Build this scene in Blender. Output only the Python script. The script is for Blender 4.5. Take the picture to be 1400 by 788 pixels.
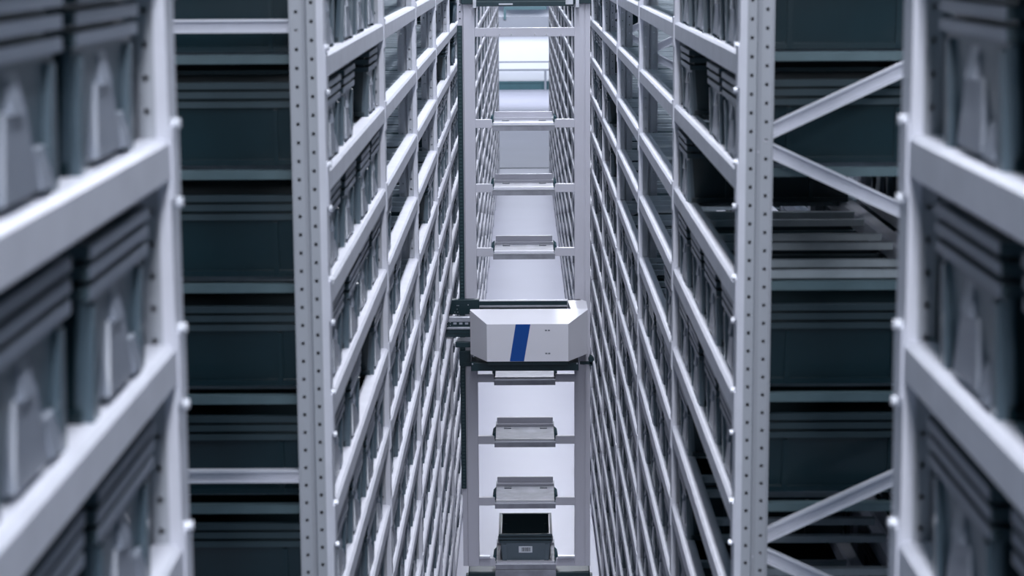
import bpy, math, random
from mathutils import Matrix, Vector
random.seed(7)
for o in list(bpy.data.objects): bpy.data.objects.remove(o)
S = bpy.context.scene; COL = S.collection

# ------------------------------------------------------------- camera
FPX = 2800.0; HC = 4.9
v1 = Vector((14.0, 464.0, -FPX)).normalized()                 # aisle direction seen from the camera
Yn = (FPX*FPX + 14.0*100.0)/464.0
v3 = -Vector((100.0, -Yn, -FPX)).normalized()                 # world up seen from the camera
v3 = (v3 - v1*v1.dot(v3)).normalized()
vX = v1.cross(v3)
RW = Matrix((vX, v1, v3))                                     # rows: world axes in camera coords -> camera to world
cd = bpy.data.cameras.new('camera'); cam = bpy.data.objects.new('camera', cd); COL.objects.link(cam)
cd.sensor_width = 36; cd.lens = 36*FPX/1400; cd.clip_end = 300; cd.clip_start = 0.05
cam.matrix_world = Matrix.Translation((0, 0, HC)) @ RW.to_4x4()
cd.dof.use_dof = True; cd.dof.focus_distance = 14.9; cd.dof.aperture_fstop = 5.6
S.camera = cam
def proj(p):
    c = RW.transposed() @ (Vector(p) - Vector((0, 0, HC)))
    return 700 - c.x*FPX/c.z, 394 + c.y*FPX/c.z, -c.z
def at(x, y, Y):
    r = RW @ Vector((x-700, 394-y, -FPX)); return r*(Y/r.y) + Vector((0, 0, HC))

# ------------------------------------------------------------- world, lights, exposure
w = bpy.data.worlds.new('hall_air'); S.world = w; w.use_nodes = True
w.node_tree.nodes['Background'].inputs[0].default_value = (0.22, 0.62, 0.80, 1)
w.node_tree.nodes['Background'].inputs[1].default_value = 0.10
S.view_settings.view_transform = 'Standard'; S.view_settings.look = 'None'
S.view_settings.gamma = 1; S.view_settings.use_curve_mapping = False
S.view_settings.exposure = -0.08
def area(name, loc, sx, sy, power, col, rot=(0, 0, 0)):
    l = bpy.data.lights.new(name, 'AREA'); l.shape = 'RECTANGLE'; l.size = sx; l.size_y = sy
    l.energy = power; l.color = col
    o = bpy.data.objects.new(name, l); o.location = loc; o.rotation_euler = rot; COL.objects.link(o)
COOL = (0.87, 0.90, 1.0)
for y0 in (-2, 7, 16, 25, 34):                                # ceiling strips along the aisle
    area('aisle_light', (0.28, y0+4.5, 8.0), 0.3, 8.6, 270 if y0 < 0 else 400, COOL)
area('end_zone_light', (0, 65, 5.6), 8, 3, 1250, COOL, (math.radians(62), 0, 0))
area('end_zone_light', (0, 55, 7.5), 3, 14, 420, COOL)
area('front_fill_light', (0.1, -4.0, 7.4), 0.6, 1.4, 300, COOL, (math.radians(72), 0, 0))  # unseen fill lamp added behind the camera to brighten the robot front

# ------------------------------------------------------------- materials
def mat(name, col, rough=0.5, metal=0.0, noise=0.0, nscale=20, bump=0.0, spec=0.5, emit=None, streak=False, coat=0.0):
    m = bpy.data.materials.new(name); m.use_nodes = True; nt = m.node_tree; b = nt.nodes['Principled BSDF']
    b.inputs['Base Color'].default_value = (*col, 1); b.inputs['Roughness'].default_value = rough
    b.inputs['Metallic'].default_value = metal; b.inputs['Specular IOR Level'].default_value = spec
    b.inputs['Coat Weight'].default_value = coat; b.inputs['Coat Roughness'].default_value = 0.25
    if emit:
        b.inputs['Emission Color'].default_value = (*emit[0], 1); b.inputs['Emission Strength'].default_value = emit[1]
    if noise or bump:
        tc = nt.nodes.new('ShaderNodeTexCoord'); mp = nt.nodes.new('ShaderNodeMapping')
        if streak: mp.inputs['Scale'].default_value = (1, 1, 0.15)
        n = nt.nodes.new('ShaderNodeTexNoise'); n.inputs['Scale'].default_value = nscale; n.inputs['Detail'].default_value = 4
        nt.links.new(tc.outputs['Object'], mp.inputs[0]); nt.links.new(mp.outputs[0], n.inputs[0])
        r = nt.nodes.new('ShaderNodeValToRGB')
        r.color_ramp.elements[0].position = .3; r.color_ramp.elements[1].position = .7
        r.color_ramp.elements[0].color = (*[c*(1-noise) for c in col], 1)
        r.color_ramp.elements[1].color = (*[min(1, c*(1+noise)) for c in col], 1)
        nt.links.new(n.outputs[0], r.inputs[0]); nt.links.new(r.outputs[0], b.inputs['Base Color'])
        if bump:
            bp = nt.nodes.new('ShaderNodeBump'); bp.inputs['Strength'].default_value = bump
            nt.links.new(n.outputs[0], bp.inputs['Height']); nt.links.new(bp.outputs[0], b.inputs['Normal'])
    return m
M_POST = mat('painted_post', (0.42, 0.44, 0.48), 0.45, 0.0, 0.06, 9, streak=True)
M_BEAM = mat('painted_beam', (0.71, 0.72, 0.79), 0.40, 0.0, 0.05, 12)
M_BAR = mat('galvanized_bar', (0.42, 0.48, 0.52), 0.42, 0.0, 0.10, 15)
M_RAIL = mat('shaded_galvanized_rail', (0.10, 0.155, 0.175), 0.42, 0.0, 0.10, 15)  # darker copy of the bar metal, gap shade put into the colour
M_BOLT = mat('bright_bolt', (0.85, 0.87, 0.92), 0.25, 0.5)
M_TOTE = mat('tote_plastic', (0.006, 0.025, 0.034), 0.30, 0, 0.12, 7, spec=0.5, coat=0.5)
M_RIM = mat('shaded_rim_plastic', (0.042, 0.070, 0.085), 0.45, 0, 0.10, 7, spec=0.4)  # rim colour kept dark to stand for the shade in the rack gap
M_PANEL = mat('lit_panel_plastic', (0.260, 0.290, 0.350), 0.32, 0, 0.10, 9, spec=0.6, coat=0.5)  # panel lightened, aisle sheen put into the base colour
M_FLOOR = mat('epoxy_floor', (0.52, 0.53, 0.63), 0.33, 0, 0.05, 0.6)
M_FLOOR2 = mat('grey_floor', (0.40, 0.41, 0.50), 0.4, 0, 0.05, 0.6)
M_WALL = mat('white_wall', (0.80, 0.83, 0.90), 0.6, 0, 0.02, 1)
M_SIDE = mat('side_wall', (0.10, 0.15, 0.18), 0.7, 0, 0.05, 1)
M_ROB = mat('robot_post', (0.62, 0.62, 0.69), 0.42, 0.0, 0.03, 5, streak=True)
M_WHITE = mat('robot_shell', (0.84, 0.84, 0.90), 0.35, 0, 0.01, 5)
M_BLUE = mat('blue_stripe', (0.0, 0.070, 0.34), 0.35)
M_BLACK = mat('black_coated_metal', (0.010, 0.034, 0.044), 0.4, 0.1, 0.1, 30)
M_STEEL = mat('brushed_steel', (0.55, 0.57, 0.62), 0.30, 0.75, 0.18, 14)
M_TRAY = mat('galvanized_tray', (0.36, 0.37, 0.42), 0.5, 0.3, 0.22, 9)
M_RIB = mat('lit_rib_plastic', (.19, .22, .275), .36, 0, .06, 8, spec=0.6, coat=0.4)  # lit copy of the rim plastic, aisle light put into the colour
M_SLATE = mat('lit_slate_front', (.075, .115, .145), .36, 0, .06, 8, spec=0.6, coat=0.4)  # lighter copy of the tote plastic, aisle light put into the colour
M_LABEL = mat('white_label', (0.75, 0.80, 0.85), 0.5)
M_INK = mat('label_ink', (0.02, 0.03, 0.05), 0.5)
M_KERB = mat('dark_green_kerb', (0.03, 0.09, 0.11), 0.45, 0, 0.1, 5)
M_GREY = mat('grey_cladding', (0.20, 0.22, 0.26), 0.5, 0, 0.03, 2)

# ------------------------------------------------------------- mesh helpers
class MB:
    def __init__(s): s.v = []; s.f = []
    def box(s, x0, x1, y0, y1, z0, z1):
        n = len(s.v)
        s.v += [(x, y, z) for z in (z0, z1) for y in (y0, y1) for x in (x0, x1)]
        s.f += [tuple(n+i for i in q) for q in ((0, 2, 3, 1), (4, 5, 7, 6), (0, 1, 5, 4), (2, 6, 7, 3), (0, 4, 6, 2), (1, 3, 7, 5))]
        return s
    def hexa(s, lo, hi):      # two quads (4 points each), lower and upper
        n = len(s.v); s.v += list(lo)+list(hi)
        s.f += [tuple(n+i for i in q) for q in ((3, 2, 1, 0), (4, 5, 6, 7), (0, 1, 5, 4), (1, 2, 6, 5), (2, 3, 7, 6), (3, 0, 4, 7))]
        return s
    def prism(s, pts, axis, a, b, bev=0.0):   # closed outline swept along an axis; outline in the other two axes
        n = len(s.v); k = len(pts)
        for c in (a, b):
            for p in pts:
                s.v.append((c, p[0], p[1]) if axis == 'x' else (p[0], c, p[1]) if axis == 'y' else (p[0], p[1], c))
        s.f.append(tuple(range(n+k-1, n-1, -1))); s.f.append(tuple(range(n+k, n+2*k)))
        for i in range(k): s.f.append((n+i, n+(i+1) % k, n+k+(i+1) % k, n+k+i))
        return s
    def cyl(s, c, r, axis, a, b, k=12):
        i, j = {'x': (1, 2), 'y': (0, 2), 'z': (0, 1)}[axis]
        return s.prism([(c[i]+r*math.cos(2*math.pi*t/k), c[j]+r*math.sin(2*math.pi*t/k)) for t in range(k)], axis, a, b)
    def mesh(s, name, m):
        me = bpy.data.meshes.new(name); me.from_pydata(s.v, [], s.f); me.materials.append(m)
        import bmesh
        bm = bmesh.new(); bm.from_mesh(me); bmesh.ops.recalc_face_normals(bm, faces=bm.faces); bm.to_mesh(me); bm.free()
        me.update(); return me
def link(name, me, parent=None, loc=(0, 0, 0), rz=0.0, bevel=0):
    o = bpy.data.objects.new(name, me); COL.objects.link(o); o.location = loc
    if rz: o.rotation_euler = (0, 0, rz)
    if parent: o.parent = parent
    if bevel:
        b = o.modifiers.new('bevel', 'BEVEL'); b.width = bevel; b.segments = 2; b.limit_method = 'ANGLE'
    return o
def part(name, mb, m, parent, **k): return link(name, mb.mesh(name, m), parent, **k)
def tag(o, label=None, cat=None, group=None, kind=None):
    if label: o['label'] = label
    if cat: o['category'] = cat
    if group: o['group'] = group
    if kind: o['kind'] = kind
    return o

# ------------------------------------------------------------- dimensions of the racking
Z0 = 4.622; DZ = 0.315; NROW = 15                             # top visible shelf, pitch, shelves down to the floor
BAY = 2.365; PT = 0.070; Y1 = 5.49; NB = 17; DEPTH = 0.62
FL, FR = 0.531, 0.579
YEND = Y1 + NB*BAY + PT
YW = 73.0

# ------------------------------------------------------------- setting
tag(part('floor', MB().box(-7, 7, -4, YEND+0.4, -0.1, 0), M_FLOOR, None), kind='structure')
tag(part('floor', MB().box(-7, 7, YEND+0.4, YW+0.2, -0.1, -0.001), M_FLOOR2, None), kind='structure')
tag(part('trim_1', MB().box(-7, 7, YEND+0.34, YEND+0.46, 0, 0.012), M_GREY, None), kind='structure')
tag(part('wall_back', MB().box(-7, 7, YW, YW+0.2, 0, 9), M_WALL, None), kind='structure')
tag(part('wall_left', MB().box(-7.2, -7, -4, YW+0.2, 0, 9), M_SIDE, None), kind='structure')
tag(part('wall_right', MB().box(7, 7.2, -4, YW+0.2, 0, 9), M_SIDE, None), kind='structure')
# far end of the aisle: dark kerb, thin rails and a grey panel hung in front of the white wall
def zy(y, Y): return at(714, y, Y).z
Yk = YW-0.6
tag(part('low_kerb', MB().box(-2.2, 2.2, Yk, Yk+0.3, 0, zy(111.5, Yk)).box(-2.2, 2.2, Yk-.03, Yk, zy(113, Yk)-.02, zy(113, Yk)+.02), M_KERB, None),
    'dark green low kerb across the far end of the aisle', 'kerb')
r = MB()
gr = bpy.data.objects.new('guard_rail', None); COL.objects.link(gr); gr.location = (0, Yk-0.3, 0)
tag(gr, 'thin grey guard rail in front of the bright end wall', 'rail')
part('top_rail', MB().box(-2, 2, -.03, .03, zy(84, Yk)-.03, zy(84, Yk)+.02), M_GREY, gr)
part('middle_rail', MB().box(-2, 2, -.03, .03, zy(95, Yk)-.035, zy(95, Yk)+.03), M_GREY, gr)
for px in (744.5, 640, 830): part('rail_post', MB().box(*[(px-714)*Yk/FPX+d for d in (-.04, .04)], -.04, .04, 0, zy(94, Yk)), M_GREY, gr)
hp = bpy.data.objects.new('overhead_panel', None); COL.objects.link(hp); hp.location = (0, Yk-0.1, 0)
tag(hp, 'grey panel with a dark header bar high on the end wall', 'panel')
part('panel_board', MB().box(-1.6, 1.6, 0, .2, zy(38, Yk)-.05, zy(23, Yk)), M_GREY, hp)
part('header_bar', MB().box(-.62, .84, -.1, .1, zy(13, Yk), zy(8, Yk)), M_KERB, hp)
part('header_bar', MB().box(-1.6, 1.6, -.1, .1, zy(8, Yk), zy(-6, Yk)), M_GREY, hp)
part('hanger', MB().box(-.66, -.58, -.12, -.04, zy(26, Yk), zy(8, Yk)), M_KERB, hp)

# ------------------------------------------------------------- rack pieces (side s=-1 left, +1 right; u runs away from the aisle)
def upright_mesh(name, s, zt, holes=True):
    """perforated omega post, u 0..0.09, y 0..PT"""
    b = MB(); P = .05; cols = ((.019, .045), (.060, .088))
    def quad(p): n = len(b.v); b.v.extend(p); b.f.append((n, n+1, n+2, n+3))
    nc = int(zt/P)
    for face in (0, 1):
        yf = 0 if face == 0 else PT
        for ci, (u0, u1) in enumerate(cols):
            y = yf+(.010 if face == 0 else -.010)*ci
            if holes:
                for k in range(nc):
                    z0 = k*P; z1 = z0+P; um = (u0+u1)/2; zm = z0+P/2+(ci*P/2-P/4)
                    hu, hz = .0042, .0045
                    o = [(s*u0, y, z0), (s*u1, y, z0), (s*u1, y, z1), (s*u0, y, z1)]
                    i = [(s*(um-hu), y, zm-hz), (s*(um+hu), y, zm-hz), (s*(um+hu), y, zm+hz), (s*(um-hu), y, zm+hz)]
                    n = len(b.v); b.v.extend(o+i)
                    for a in range(4): b.f.append((n+a, n+(a+1) % 4, n+4+(a+1) % 4, n+4+a))
            else: quad([(s*u0, y, 0), (s*u1, y, 0), (s*u1, y, zt), (s*u0, y, zt)])
        g = .018 if face == 0 else -.018; y = yf
        quad([(s*.045, y, 0), (s*.050, y+g, 0), (s*.050, y+g, zt), (s*.045, y, zt)])
        quad([(s*.050, y+g, 0), (s*.060, y+g*.56, 0), (s*.060, y+g*.56, zt), (s*.050, y+g, zt)])
    lip0 = len(b.f)
    b.box(*sorted((0, s*.019)), -.003, PT+.003, 0, zt)        # aisle side lip
    b.box(*sorted((s*.088, s*.092)), 0, PT, 0, zt)            # outer web
    me = bpy.data.meshes.new(name); me.from_pydata(b.v, [], b.f); me.materials.append(M_POST); me.materials.append(M_BEAM)
    for p in me.polygons:
        if lip0 <= p.index < lip0+6: p.material_index = 1
    me.update(); return me
def brace_mb(p0, p1, y, w=.034, dpt=.024):
    """U channel between (u,z) points, on plane y; returns MB (u is already signed)"""
    b = MB(); d = Vector((p1[0]-p0[0], p1[1]-p0[1])).normalized(); n = Vector((-d.y, d.x))
    def slab(a0, a1, ya, yb):
        q = [Vector(p0)+n*a0, Vector(p1)+n*a0, Vector(p1)+n*a1, Vector(p0)+n*a1]
        b.prism([(v.x, v.y) for v in q], 'y', ya, yb)
    slab(-w/2, -w/2+.006, y, y+dpt); slab(w/2-.006, w/2, y, y+dpt); slab(-w/2, w/2, y+dpt-.004, y+dpt)
    return b
def beam_mb(s, length, h=.066, wd=.05):
    c = .006
    pts = [(0, -h+c), (c, -h), (wd, -h), (wd, -.002), (wd-c, 0), (c*1.3, 0), (0, -c*1.3)]
    return MB().prism([(s*p[0], p[1]) for p in pts], 'y', 0, length)

def rack(s, F, ystart, nb, rows, label, zt, hole_to, brace_style, bar_ind, group=None):
    root = bpy.data.objects.new('storage_rack', None); COL.objects.link(root); root.location = (s*F, ystart, 0)
    tag(root, label, 'storage rack', group)
    mh = upright_mesh('upright', s, zt, True); mp = upright_mesh('upright', s, zt, False)
    L = BAY-PT
    bm = beam_mb(s, L).mesh('beam', M_BEAM); rb = beam_mb(s, L).mesh('rear_beam', M_BEAM)
    cn = MB().box(*sorted((-s*.004, s*.001)), -.030, .030, -.092, .018).box(*sorted((-s*.004, s*.03)), .0, .004, -.092, .018).mesh('end_connector', M_BEAM)
    bolt = MB().cyl((0, 0, 0), .008, 'x', -.012, .0, 8).mesh('connector_bolt', M_BOLT)
    bar = MB().box(*sorted((s*.048, s*(DEPTH-.048))), -.014, .014, -.024, -.002).mesh('shelf_bar', M_BAR)
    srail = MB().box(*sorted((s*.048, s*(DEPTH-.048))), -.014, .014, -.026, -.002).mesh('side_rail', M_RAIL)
    foot = MB().box(*sorted((-s*.012, s*.105)), -.02, PT+.02, 0, .008).box(*sorted((-s*.004, s*.095)), -.006, PT+.006, .008, .07).mesh('foot_plate', M_STEEL)
    hz = {}
    for k in range(nb+1):
        y = k*BAY
        for ui, u in enumerate((0, DEPTH-.092)):
            o = link('upright', mh if k <= hole_to else mp, root, (s*u, y, 0))
            if k <= 1: link('foot_plate', foot, o)
        # frame bracing
        a, b_ = .06, DEPTH-.06
        if brace_style == 'horizontal':
            zs = [z for z in (4.70-1.24*i for i in range(4))]
            for z in zs: hz.setdefault(z, brace_mb((s*a, z), (s*b_, z), .020, .036).mesh('frame_brace', M_BEAM)); link('frame_brace', hz[z], root, (0, y, 0))
        else:
            for i in range(5):
                zf = 4.385-1.13*i
                for sg in (1, -1):
                    za, zb = zf+.012*sg, zf+sg*.245
                    if za < .1 or zb > zt or zb < .05: continue
                    key = (i, sg)
                    if key not in hz: hz[key] = brace_mb((s*a, za), (s*b_, zb), .020+.006*sg, .040).mesh('frame_brace', M_BEAM)
                    link('frame_brace', hz[key], root, (0, y, 0))
    rest = MB()
    for b in range(nb):
        for rw in rows:
            z = Z0-DZ*rw; y = b*BAY+PT
            o = link('beam', bm, root, (0, y, z))
            link('rear_beam', rb, root, (s*(DEPTH-.05), y, z))
            if b <= 2 or nb == 1:
                for yy in (-.035, L+.035): link('end_connector', cn, o, (0, yy, 0))
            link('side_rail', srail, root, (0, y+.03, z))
            ys = [.12+.205-.1+.55*q+t for q in range(4) for t in (0, .2)]+[L-.03]
            for yb in ys:
                if b < bar_ind[0] and rw <= bar_ind[1]: link('shelf_bar', bar, root, (0, y+yb, z))
                else: rest.box(*sorted((s*.048, s*(DEPTH-.048))), y+yb-.014, y+yb+.014, z-.024, z-.002)
    if rest.v:
        me = bpy.data.meshes.new('shelf_bars'); me.from_pydata(rest.v, [], rest.f); me.materials.append(M_BAR)
        tag(link('shelf_bars', me, root), kind='stuff')
    # a few connector bolts that catch the light on the first post
    for rw in rows:
        z = Z0-DZ*rw
        for dz in (.02, -.10):
            yb = ystart
            o = link('connector_bolt', bolt, root, (s*.0 + (0 if s < 0 else 0), (PT/2 if nb > 1 else BAY+PT/2), z+dz))
            o.rotation_euler = (0, 0, math.pi if s < 0 else 0)
    return root
ROWS = list(range(-1, NROW))
rack(-1, FL, Y1, NB, ROWS, 'long white rack row of grey totes left of the robot aisle', 5.25, 7, 'horizontal', (3, 4))
rack(1, FR, Y1, NB, ROWS, 'long white rack row of dark totes right of the robot aisle', 5.25, 7, 'diagonal', (3, 5))
YN = 3.135-PT-BAY
rack(-1, FL, YN, 1, list(range(-1, 6)), 'blurred rack end nearest the viewer at the left edge', 5.25, 5, 'horizontal', (1, 9))
rack(1, FR, YN, 1, list(range(-1, 6)), 'blurred rack end nearest the viewer at the right edge', 5.25, 5, 'diagonal', (1, 9))

LB, RB_ = FL+DEPTH+.10, FR+DEPTH+.10
rack(-1, LB, Y1, 9, ROWS, 'rear rack row seen through the empty slots behind the left rack', 5.25, -1, 'horizontal', (0, 0))
rack(1, RB_, Y1, 9, ROWS, 'rear rack row seen through the empty slots behind the right rack', 5.25, -1, 'horizontal', (0, 0))

# ------------------------------------------------------------- totes (front at y=0 facing -y, width along x, base z=0)
TW, TD, TH = .41, .60, .232
def ring(b, w, y0, y1, z0, z1, t=.012):
    b.box(-w/2, w/2, y0, y0+t, z0, z1); b.box(-w/2, w/2, y1-t, y1, z0, z1)
    b.box(-w/2, -w/2+t, y0+t, y1-t, z0, z1); b.box(w/2-t, w/2, y0+t, y1-t, z0, z1)
def tote_body():
    b = MB(); bw, tw = .350/2, .376/2; by, ty = .030, .018; t = .006
    def lay(w, y, z, i=0): return [(-w+i, y+i, z), (w-i, y+i, z), (w-i, TD-y-i, z), (-w+i, TD-y-i, z)]
    lo, hi, hin, lin = lay(bw, by, .004), lay(tw, ty, TH-.004), lay(tw, ty, TH-.004, t), lay(bw, by, .010, t)
    n = len(b.v); b.v += lo+hi+hin+lin
    b.f.append((n+3, n+2, n+1, n)); b.f.append((n+12, n+13, n+14, n+15))
    for i in range(4):
        j = (i+1) % 4
        b.f.append((n+i, n+j, n+4+j, n+4+i)); b.f.append((n+4+i, n+4+j, n+8+j, n+8+i)); b.f.append((n+8+i, n+8+j, n+12+j, n+12+i))
    for sx in (-1, 1):                                        # vertical corner ribs, wider towards the foot
        for y0, dy in ((TD-by, 1),):
            x0 = sx*.150; x1 = sx*.172
            b.hexa([(min(x0, x1)-.006, y0, .0), (max(x0, x1)+.006, y0, .0), (max(x0, x1)+.006, y0+dy*.016, .0), (min(x0, x1)-.006, y0+dy*.016, .0)],
                   [(min(x0, x1), y0-dy*.01, .155), (max(x0, x1), y0-dy*.01, .155), (max(x0, x1), y0+dy*.014, .150), (min(x0, x1), y0+dy*.014, .150)])
        for yy in (.15, .45):                                 # ribs on the long sides
            b.hexa([(sx*bw, yy-.008, 0), (sx*bw, yy+.008, 0), (sx*(bw+.014), yy+.008, 0), (sx*(bw+.014), yy-.008, 0)],
                   [(sx*(tw-.008), yy-.006, .155), (sx*(tw-.008), yy+.006, .155), (sx*(tw+.006), yy+.006, .155), (sx*(tw+.006), yy-.006, .155)])
    ring(b, .372, .022, TD-.022, 0, .016, .02)                # stacking foot
    return b
def tote_rim():
    b = MB()
    ring(b, TW, 0, TD, TH-.018, TH, .018)
    ring(b, TW-.004, .002, TD-.002, TH-.044, TH-.026, .017)
    ring(b, TW-.006, .003, TD-.003, TH-.070, TH-.053, .018)
    return b
def tote_panel():
    b = MB()
    for y, d in ((.020, -1),):
        b.hexa([(-.082, y, .012), (.070, y, .012), (.070, y+d*.014, .012), (-.082, y+d*.014, .012)],
               [(-.050, y-d*.006, .112), (.046, y-d*.006, .112), (.046, y+d*.010, .108), (-.050, y+d*.010, .108)])
        b.hexa([(-.035, y-d*.004, .105), (.020, y-d*.004, .105), (.020, y+d*.016, .105), (-.035, y+d*.016, .105)],
               [(-.030, y-d*.006, .152), (.014, y-d*.006, .152), (.014, y+d*.008, .150), (-.030, y+d*.008, .150)])
    return b
def tote_front():
    b = MB()
    b.hexa([(-.176, .022, .004), (.176, .022, .004), (.176, .034, .004), (-.176, .034, .004)], [(-.189, .011, TH-.072), (.189, .011, TH-.072), (.189, .022, TH-.072), (-.189, .022, TH-.072)])
    for sx in (-1, 1):
        x0, x1 = sorted((sx*.148, sx*.172))
        b.hexa([(x0-.006, .026, 0), (x1+.006, .026, 0), (x1+.006, .008, 0), (x0-.006, .008, 0)], [(x0, .022, .156), (x1, .022, .156), (x1, .004, .150), (x0, .004, .150)])
    return b
ME_FRONT = tote_front().mesh('tote_front', M_SLATE)
ME_FRIB = MB().box(-.200, .200, -.0015, .004, -.008, .008).mesh('front_rib', M_RIB)  # thin pale face over each rim rib, standing for aisle light
ME_RIBS = MB()
for zr, yr in ((TH-.009, 0), (TH-.035, .002), (TH-.0615, .003)): ME_RIBS.box(-.200, .200, yr-.0015, yr+.004, zr-.008, zr+.008)
ME_RIBS = ME_RIBS.mesh('front_ribs', M_RIB)
def tote_foot_pad():
    y, d = .020, -1
    return MB().hexa([(.085, y, .010), (.140, y, .010), (.140, y+d*.016, .010), (.085, y+d*.016, .010)],
               [(.090, y, .060), (.136, y, .060), (.136, y+d*.008, .056), (.090, y+d*.008, .056)])
ME_PAD = tote_foot_pad().mesh('foot_pad', M_PANEL)
ME_BODY = tote_body().mesh('tote_body', M_TOTE); ME_RIM = tote_rim().mesh('tote_rim', M_RIM); ME_PANEL = tote_panel().mesh('tote_panel', M_PANEL)

ORD = ['first', 'second', 'third', 'fourth', 'fifth', 'sixth', 'seventh', 'eighth', 'ninth', 'tenth', 'eleventh', 'twelfth', 'thirteenth', 'fourteenth', 'fifteenth', 'sixteenth', 'seventeenth']
SL = ['nearest', 'second', 'third', 'farthest']
Lm = {(0, 1): {0, 1, 3}, (0, 4): {0, 1, 3}, (1, 0): set(), (1, 1): set(), (1, 2): set(), (1, 3): {0}, (1, 4): {0, 1},
      (2, 0): set(), (2, 1): set(), (2, 2): set(), (2, 3): set(), (2, 4): {2, 3}, (3, 0): set(), (3, 1): set(), (3, 2): {3}, (3, 8): {0, 1, 2}}
Rm = {(0, 1): {0, 1, 3}, (0, 2): {3}, (0, 5): {3}, (0, 6): {3}, (1, 0): set(), (1, 1): set(), (1, 2): set(), (1, 3): set(), (1, 4): {0},
      (2, 0): set(), (2, 1): set(), (2, 2): set(), (2, 3): set(), (2, 4): set(), (3, 0): set(), (3, 1): set(), (3, 2): set(), (3, 3): {3}, (3, 4): {2}}
cand = []
for s, F, mp_ in ((-1, FL, Lm), (1, FR, Rm)):
    for b in range(NB):
        for rw in range(NROW):
            if (b, rw) in mp_: occ = mp_[(b, rw)]
            elif b >= 4 and rw <= 2:
                occ = {q for q in range(4) if random.random() < (.14 if rw < 2 else .4)}
            else: occ = {q for q in range(4) if b < 3 or random.random() < .95}
            for q in occ:
                yc = Y1+b*BAY+PT+.12+TW/2+.55*q
                cand.append((s, F, b, rw, q, yc, Z0-DZ*rw))
    for rw in range(0, 4):
        for q in range(4):
            yc = 3.135-PT-.14-TW/2-.50*(3-q)
            cand.append((s, F, -1, rw, q, yc, Z0-DZ*rw))
def seen(c):
    s, F, b, rw, q, yc, z = c
    res = []
    for zz in (z, z+TH):
        for dy in (-.2, .2):
            if yc+dy < .3: continue
            px, py, d = proj((s*(F+.01), yc+dy, zz)); res.append((px, py))
    if not res: return 0
    x0 = min(p[0] for p in res); x1 = max(p[0] for p in res); y0 = min(p[1] for p in res); y1 = max(p[1] for p in res)
    cx = min(x1, 1400)-max(x0, 0); cy = min(y1, 788)-max(y0, 0)
    return cx*cy if cx > 0 and cy > 0 else 0
vis = sorted([(seen(c), c) for c in cand], key=lambda t: -t[0])
ind = [c for a, c in vis if a > 3][:300]
indset = set(ind); others = [c for a, c in vis if c not in indset and (a > 0 or c[2] >= 0)]
others = [c for c in others if not (c[2] == -1)]
for s, F in ((-1, LB), (1, RB_)):
    for b in range(9):
        for rw in range(NROW):
            for q in range(4):
                if (b == 0 or rw >= 5) and random.random() < .95: others.append((s, F, b, rw, q, Y1+b*BAY+PT+.12+TW/2+.55*q, Z0-DZ*rw))  # rear-row totes added to darken what shows through the open slots
# order of shelves as the photo shows them in each bay: first shelf with totes or beam under the frame's top edge
def first_row(s, F, b):
    ym = Y1+b*BAY+.3 if b >= 0 else 2.6
    for rw in range(NROW):
        if proj((s*F, ym, Z0-DZ*rw))[1] > 6: return rw
    return 0
names = {}
for c in ind:
    s, F, b, rw, q, yc, z = c
    o = bpy.data.objects.new('storage_tote', None); COL.objects.link(o)
    jx = random.uniform(-.010, .010); ju = random.uniform(0, .012)
    o.location = (s*(F+.006+ju), yc+jx, z)
    o.rotation_euler = (0, 0, -math.pi/2 if s > 0 else math.pi/2)      # front (-y) turned to the aisle
    side = 'left' if s < 0 else 'right'; col = 'grey' if s < 0 else 'dark'
    fr = rw-first_row(s, F, b); shelf = ORD[fr] if fr >= 0 else 'topmost'
    if b < 0: lab = f'blurred ribbed tote in near {side} rack, {shelf} shelf from photo top, {SL[q]} slot'
    else:
        lab = f'{col} ribbed tote, {side} aisle rack, {ORD[b]} bay, {shelf} shelf from photo top, {SL[q]} slot'
    if fr < 0: lab = lab.replace(' shelf from photo top', ' shelf at photo edge')
    lab += ''
    tag(o, lab, 'tote', f'totes in the {"near" if b < 0 else "long"} {side} rack')
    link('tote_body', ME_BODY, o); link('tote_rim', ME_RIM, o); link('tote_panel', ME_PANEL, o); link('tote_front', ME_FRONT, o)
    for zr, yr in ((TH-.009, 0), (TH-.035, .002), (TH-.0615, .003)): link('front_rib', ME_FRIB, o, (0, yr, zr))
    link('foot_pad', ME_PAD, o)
print('individual totes', len(ind), 'rest', len(others))
# the rest of the totes, too small to pick apart, as one object
import numpy as np
def tile(mes):
    vs, fs, ms = [], [], []
    base = 0
    for mi, me in enumerate(mes):
        for v in me.vertices: vs.append(tuple(v.co))
        for p in me.polygons: fs.append([base+i for i in p.vertices]); ms.append(mi)
        base = len(vs)
    return np.array(vs), fs, ms
V, Fc, Ms = tile([ME_BODY, ME_RIM, ME_PANEL, ME_FRONT, ME_RIBS])
assert all(len(f) == 4 for f in Fc)
Fc = np.array(Fc); Ms = np.array(Ms)
n = len(others); AV = np.zeros((n, len(V), 3)); AF = np.zeros((n, len(Fc), 4), int)
for i, (s, F, b, rw, q, yc, z) in enumerate(others):
    jx = random.uniform(-.01, .01); ju = random.uniform(0, .012)
    AV[i, :, 0] = s*(F+.006+ju+V[:, 1]); AV[i, :, 1] = yc+jx-s*V[:, 0]; AV[i, :, 2] = z+V[:, 2]
    AF[i] = Fc+i*len(V)
me = bpy.data.meshes.new('distant_totes'); me.vertices.add(n*len(V)); me.vertices.foreach_set('co', AV.ravel())
nf = n*len(Fc); me.loops.add(nf*4); me.loops.foreach_set('vertex_index', AF.ravel())
me.polygons.add(nf); me.polygons.foreach_set('loop_start', np.arange(nf)*4)
me.polygons.foreach_set('material_index', np.tile(Ms, n))
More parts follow.
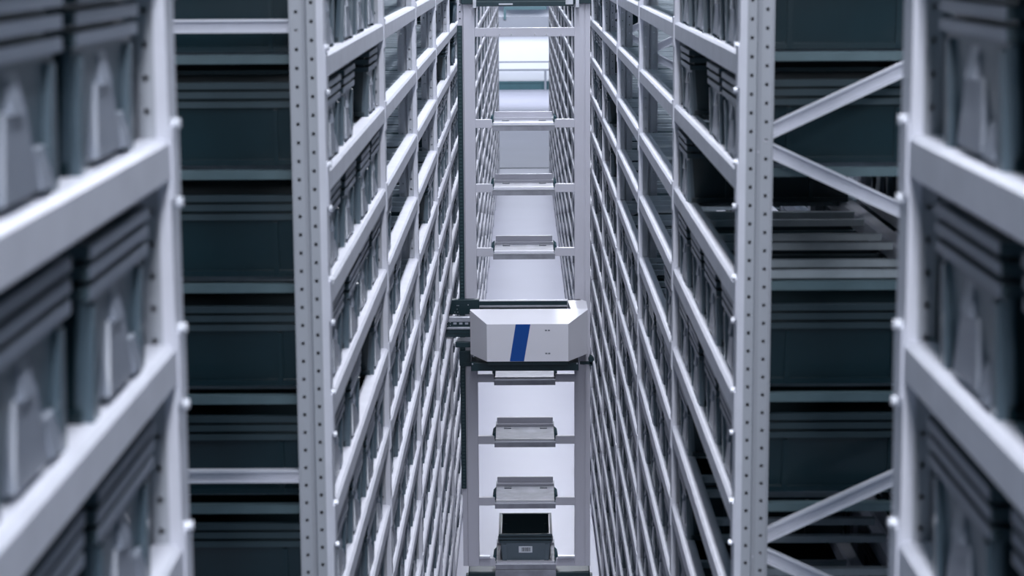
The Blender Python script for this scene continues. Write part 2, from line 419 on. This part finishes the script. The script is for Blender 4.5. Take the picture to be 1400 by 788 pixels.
for m in (M_TOTE, M_RIM, M_PANEL, M_SLATE, M_RIB): me.materials.append(m)
me.update(calc_edges=True)
tag(link('distant_totes', me), 'small distant totes of both rack rows, with darkening totes added in rear racks', 'totes', kind='stuff')

# ------------------------------------------------------------- the robot
YM = 15.10
rb = bpy.data.objects.new('warehouse_robot', None); COL.objects.link(rb); rb.location = (0, 0, 0)
tag(rb, 'tall white and grey tote-carrying robot with blue striped box in the aisle', 'robot')
def X(px, Y): return at(px, 394, Y).x + 0
def pt(px, py, Y): return at(px, py, Y)
XL = pt(636.5, 394, YM).x; XLi = pt(652, 394, YM).x; XLo = pt(629, 394, YM).x
XR = pt(785.5, 394, YM).x; XRg = pt(799.5, 394, YM).x; XRo = pt(807, 394, YM).x
ZTOP = pt(714, 5, YM).z
def bz(mb, m, name, bev=.004, **k): return part(name, mb, m, rb, bevel=bev, **k)
bz(MB().box(XL+.001, XLi, YM, YM+.11, .24, ZTOP), M_ROB, 'mast_post')
bz(MB().box(XR, XRg-.004, YM, YM+.11, .24, ZTOP).box(XRg+.004, XRo, YM, YM+.11, .24, ZTOP).box(XRg-.005, XRg+.005, YM+.012, YM+.10, .24, ZTOP), M_ROB, 'mast_post', .002)
bz(MB().box(XLo+.004, XL-.006, YM+.012, YM+.10, .24, ZTOP).box(XL-.008, XL+.002, YM+.02, YM+.09, .24, ZTOP), M_ROB, 'guide_rail', .002)
zb0, zb1 = pt(632, 668, YM).z, pt(632, 35, YM).z
belt = bz(MB().box(XLo-.004, XL-.006, YM-.012, YM+.010, zb0, zb1), M_BLACK, 'energy_chain', .002)
tb = MB(); k = 0; z = zb0+.01
while z < zb1-.02:
    tb.box(XLo+.006, XL-.016, YM-.016, YM-.012, z, z+.012); z += .026
tag(part('chain_links', tb, mat('chain_links', (.03, .07, .08), .35), belt), kind='stuff')
hl = MB()
for i in range(3): hl.cyl((XLo+.018, 0, zb1+.05+i*.05), .006, 'y', YM+.008, YM+.0125, 8)
part('rail_hole', hl, M_BLACK, rb)
# mast head
zt0 = pt(714, 8.5, YM-.06).z
bz(MB().box(XL-.01, XRo+.005, YM-.05, YM+.12, ZTOP, ZTOP+.16).box(XLi+.004, XR-.004, YM-.07, YM+.05, zt0, ZTOP+.02), M_BLACK, 'mast_head')
hd = MB()
for px in (649, 789): hd.box(pt(px, 0, YM).x-.012, pt(px, 0, YM).x+.012, YM-.075, YM-.05, zt0-.01, zt0+.06)
hd.box(pt(773, 0, YM).x, pt(783, 0, YM).x, YM-.08, YM-.07, zt0+.012, zt0+.10)
hd.box(pt(682, 0, YM).x, pt(701, 0, YM).x, YM-.08, YM-.07, zt0+.010, zt0+.022)
part('head_fitting', hd, M_STEEL, rb)
# top crossbar
z0, z1 = pt(714, 50, YM).z, pt(714, 38, YM).z
cb = bz(MB().box(XLi, XR, YM+.004, YM+.06, z0, z1), M_ROB, 'crossbar', .002)
sc = MB()
for px in (663, 683, 699, 731, 747, 767): sc.cyl((pt(px, 46, YM).x, 0, z0+.014), .006, 'y', YM-.004, YM+.004, 8)
part('screw', sc, M_BOLT, cb)
# storage trays with their crossbars
TX0, TX1 = pt(676, 394, YM).x, pt(757.5, 394, YM).x
def tray_parts(zf):
    f = MB()
    f.box(TX0, TX1, YM-.002, YM+.60, zf-.004, zf)                       # floor
    f.box(TX0-.008, TX1+.008, YM-.010, YM-.002, zf-.036, zf+.004)       # front skirt
    return f
tr_me = tray_parts(0).mesh('tray', M_TRAY)
lip_me = MB().box(TX0-.008, TX1+.008, YM-.014, YM+.020, .003, .010).mesh('tray_lip', M_BOLT)
bk_me = MB().box(TX0+.004, TX1-.004, YM+.57, YM+.60, 0, .060).box(TX0, TX1, YM+.52, YM+.57, .0, .018).mesh('tray_back', M_ROB)
gds = []
for sx, x in ((-1, TX0), (1, TX1)):
    gd = MB(); gd.box(*sorted((x, x+sx*.004)), YM, YM+.58, 0, .028)
    gd.hexa([(x, YM+.01, 0), (x+sx*.028, YM+.03, 0), (x+sx*.028, YM+.22, 0), (x, YM+.25, 0)],
            [(x, YM+.01, .075), (x+sx*.020, YM+.03, .06), (x+sx*.020, YM+.20, .06), (x, YM+.22, .075)])
    gds.append(gd.mesh('tray_guide', M_KERB))

pad = MB()
for px in (692, 743): pad.box(pt(px, 394, YM).x-.028, pt(px, 394, YM).x+.028, YM+.44, YM+.49, 0, .006)
pad_me = pad.mesh('tray_pad', M_GREY)
TZ = [3.640-.4795*k for k in range(8)]
for k, zf in enumerate(TZ):
    if k == 3: continue                                       # the slot level with the fork unit is empty
    cb = bz(MB().box(XLi, TX0-.008, YM+.004, YM+.05, zf-.044, zf+.018).box(TX1+.008, XR, YM+.004, YM+.05, zf-.044, zf+.018).box(TX0-.01, TX1+.01, YM+.006, YM+.05, zf-.044, zf-.006), M_ROB, 'crossbar', .002)
    t = link('storage_tray', tr_me, rb, (0, 0, zf-.029)); link('tray_lip', lip_me, t)
    link('tray_back', bk_me, t); [link('tray_guide', g_, t) for g_ in gds]; link('tray_pad', pad_me, t)
# mobile base
zb = .235
bz(MB().prism([(XL, 15.12), (XRo, 15.12), (XRo, 15.32), (TX1-.02, 15.36), (TX1-.02, 15.70), (TX0+.02, 15.70), (TX0+.02, 15.36), (XL, 15.32)], 'z', .06, .19), M_BLACK, 'mobile_base', .01)
bz(MB().box(TX0-.01, TX1+.01, YM-.02, YM+.05, .10, TZ[7]-.068).box(XL, XRo, YM+.01, YM+.10, .05, .10), M_TRAY, 'base_bracket')
for sx, x in ((-1, XL-.02), (1, XRo-.04)):
    for y in (15.22,):
        bz(MB().cyl((x+.03, y, .075), .075, 'x', x, x+.06, 20), M_BLACK, 'drive_wheel', .006)
bz(MB().box(XLi, XLi+.085, YM-.03, YM+.004, TZ[7]+.026, TZ[7]+.046).box(XR-.13, XR, YM-.03, YM+.004, TZ[7]+.026, TZ[7]+.046), M_STEEL, 'base_plate', .002)

# fork unit --------------------------------------------------------------
YF, YC, YB = 14.42, 14.60, 15.02                               # front face, side chamfers, back
def zf_(y, Y): return pt(714, y, Y).z
zA, zB_, zT = zf_(494.5, YF), zf_(443.5, YF), zf_(428, YF+.06)
xl, xl2 = pt(643, 460, YC).x, pt(665.5, 460, YF).x
xr2, xr = pt(777, 460, YF).x, pt(803.5, 460, YC).x
sh = bpy.data.objects.new('fork_housing', None)
hm = MB()
n = 0
def add(vs, fs):
    n = len(hm.v); hm.v += [tuple(v) for v in vs]; hm.f += [tuple(n+i for i in f) for f in fs]
zlo = zA+.02
vs = [(xl, YC, zlo), (xl2, YF, zA), (xr2, YF, zA), (xr, YC, zlo), (xr, YB-.08, zlo), (xr-.04, YB, zlo),         # 0-5 lower ring
      (xl, YC, zT), (xl2, YF, zB_), (xr2, YF, zB_), (xr, YC, zT), (xr, YB-.08, zT), (xr-.04, YB, zT),             # 6-11 upper ring
      (xl, YC+.012, zT+.004), (xl+.02, YC+.010, zT+.004), (xr-.12, YC+.008, zT+.004), (xr, YC+.012, zT+.004)]
add(vs, [(0, 1, 7, 6), (1, 2, 8, 7), (2, 3, 9, 8), (3, 4, 10, 9), (4, 5, 11, 10),
         (6, 7, 13), (7, 8, 14, 13), (8, 9, 14), (6, 13, 12), (9, 15, 14)])
# right end block top and cavity wall, back wall, thin edges
xc = pt(780, 420, YC+.1).x
add([(xc, YC+.008, zT+.004), (xr, YC+.012, zT+.004), (xr, YB-.08, zT+.004), (xr-.04, YB, zT+.004), (xc-.015, YB, zT+.004), (xc-.015, YB-.03, zT+.004),
     (xc, YC+.008, zT-.12), (xc-.015, YB-.03, zT-.12)], [(0, 1, 2, 3, 4, 5), (0, 5, 7, 6)])
hm.box(xl, xr-.04, YB-.035, YB, zA+.02, zT+.004)
hm.box(xl, xc, YC+.006, YC+.018, zT-.12, zT+.004)
fh = part('fork_housing', hm, M_WHITE, rb)
# blue stripe on the front face
q = [pt(648/6.06+590, 494, YF), pt(766/6.06+590, 494, YF), pt(819/6.06+590, 444, YF), pt(697/6.06+590, 444, YF)]
st = MB().prism([(p.x, p.z) for p in q], 'y', YF-.0015, YF+.0005)
q[0].z = q[1].z = zA+.002; q[2].z = q[3].z = zB_-.001
tag(part('blue_stripe', MB().prism([(p.x, p.z) for p in q], 'y', YF-.0015, YF+.0005), M_BLUE, fh), 'slanted blue stripe')
tk = MB()
for (px, py) in ((746.5, 452), (750.5, 452), (747, 483.5), (751, 483.5)):
    p = pt(px, py, YF); tk.box(p.x-.008, p.x+.007, YF-.001, YF+.001, p.z-.005, p.z+.005)
p = pt(647.5, 487, YC-.03); tk.cyl((p.x, 0, p.z), .008, 'y', YC-.036, YC-.02, 8)
part('small_marking', tk, M_GREY, fh)
# cavity inside
bz(MB().box(xl+.004, xc-.018, YB-.042, YB-.036, zA+.03, zT-.002), M_BLACK, 'fork_bed', 0)
bz(MB().box(xl+.01, xc-.004, YC+.02, YB-.04, zA+.03, zT-.10), M_BLACK, 'fork_bed', .002)
bz(MB().box(xl, xc-.02, YB-.065, YB-.045, zT-.045, zT-.030), M_TRAY, 'slide_rail', .003)
bz(MB().box(xl, xc-.02, YB-.16, YB-.12, zT-.08, zT-.055), M_BLACK, 'slide_rail', .003)
bz(MB().box(xl-.01, pt(688, 420, YC+.2).x, YC+.17, YC+.185, zT-.06, zT-.045), M_STEEL, 'slide_rail', .003)
# carriage rail below
z0, z1 = zf_(507.5, YC-.06), zf_(496, YC-.06)
bz(MB().box(pt(644, 500, YC-.06).x, pt(791, 500, YC-.06).x, YC-.06, YM-.02, z0, z1), M_BLACK, 'carriage_rail')
sc = MB()
for px in (646, 682, 717, 753, 789): p = pt(px, 500, YC-.06); sc.cyl((p.x, 0, z1-.008), .006, 'y', YC-.066, YC-.058, 8)
part('screw', sc, M_STEEL, rb)
bz(MB().box(xl2, xr2, YF+.03, YB, z1, zA+.004), M_BLACK, 'carriage_rail')
# extended telescopic fork to the left
XE = -.585
ztp = 2.345; zbt = 2.112
bz(MB().box(pt(611, 420, YB-.1).x, xl+.06, YB-.12, YB-.06, 2.235, ztp), M_BLACK, 'fork_plate')
pl = MB()
for (px, py) in ((625, 418), (625, 423), (622, 427), (626, 427), (640, 417), (627, 418)):
    p = pt(px, py, YB-.12); pl.cyl((p.x, 0, min(p.z, 2.33)), .004, 'y', YB-.124, YB-.118, 6)
part('screw', pl, M_STEEL, rb)
YE = YC+.04
bz(MB().box(XE, xl+.08, YE, YE+.05, zf_(440, YE), zf_(433, YE)), M_STEEL, 'slide_rail', .005)
bz(MB().box(XE, xl+.08, YE+.004, YE+.045, zf_(455.5, YE)-.002, zf_(440, YE)), M_BLACK, 'fork_plate', .002)
bz(MB().box(XE+.003, xl+.08, YE-.004, YE+.04, zf_(450, YE), zf_(447, YE)), M_STEEL, 'slide_rail', .002)
hl = MB()
for px in (604.5, 607.5, 612, 615.5):
    for py in (441.5, 445): p = pt(px, py, YE); hl.cyl((p.x, 0, p.z), .004, 'y', YE+.001, YE+.005, 6)
for px in (622, 630, 638): p = pt(px, 442.5, YE); hl.box(p.x-.012, p.x+.012, YE+.001, YE+.005, p.z-.008, p.z+.006)
part('rail_hole', hl, M_STEEL, rb)
zq = zf_(464, YE)
bz(MB().box(XE+.01, xl+.08, YE+.01, YE+.05, zbt, zf_(451, YE)), M_BLACK, 'fork_plate', .002)
bz(MB().prism([(-.522, YE+.02), (-.522, YE+.20), (-.47, YE+.24), (xl+.05, YE+.24), (xl+.05, YE+.02)], 'z', zq-.05, zq-.03), M_STEEL, 'fork_finger', .004)
bz(MB().box(-.50, xl+.05, YE+.0, YE+.03, zq-.06, zq-.02), M_BLACK, 'fork_finger', .004)
# side brackets and guide wheels on the mast
a, b_ = pt(628, 480, YM-.03), pt(640, 500, YM-.03)
bz(MB().box(a.x, b_.x+.02, YM-.05, YM-.014, b_.z, a.z).box(a.x+.03, xl+.02, YM-.06, YM-.03, b_.z, b_.z+.03), M_BLACK, 'guide_bracket')
a, b_ = pt(804, 482, YM-.05), pt(810, 500, YM-.05)
gb = MB().box(pt(793, 498, YM-.05).x, b_.x, YM-.06, YM-.03, b_.z+.01, b_.z+.03).box(a.x+.01, b_.x, YM-.06, YM-.02, b_.z, a.z-.02)
gb.cyl((b_.x-.01, YM-.04, b_.z+.05), .022, 'y', YM-.07, YM-.02, 14)
bz(gb, M_BLACK, 'guide_bracket', .002)

# tote on the robot's lowest tray
t = bpy.data.objects.new('storage_tote', None); COL.objects.link(t)
t.location = ((TX0+TX1)/2, YM+.022, TZ[7]-.028)
tag(t, 'empty dark slate tote with white barcode label on the lowest robot tray', 'tote')
body = link('tote_body', ME_BODY, t); link('tote_rim', ME_RIM, t)
link('tote_front', ME_FRONT, t)
part('moulded_line', MB().box(-.11, .11, .016, .03, .022, .028), M_SLATE, t)
lb = part('barcode_label', MB().box(-.052, .052, .0095, .0145, .083, .133), M_LABEL, t); lb['label'] = 'white barcode label'
bc = MB(); x = -.028
for i, wd in enumerate((2, 1, 3, 1, 1, 2, 1, 3, 2, 1, 1, 2)):
    bc.box(x, x+wd*.0019, .0088, .0096, .092, .124); x += wd*.0019+.0024
part('barcode', bc, M_INK, lb)
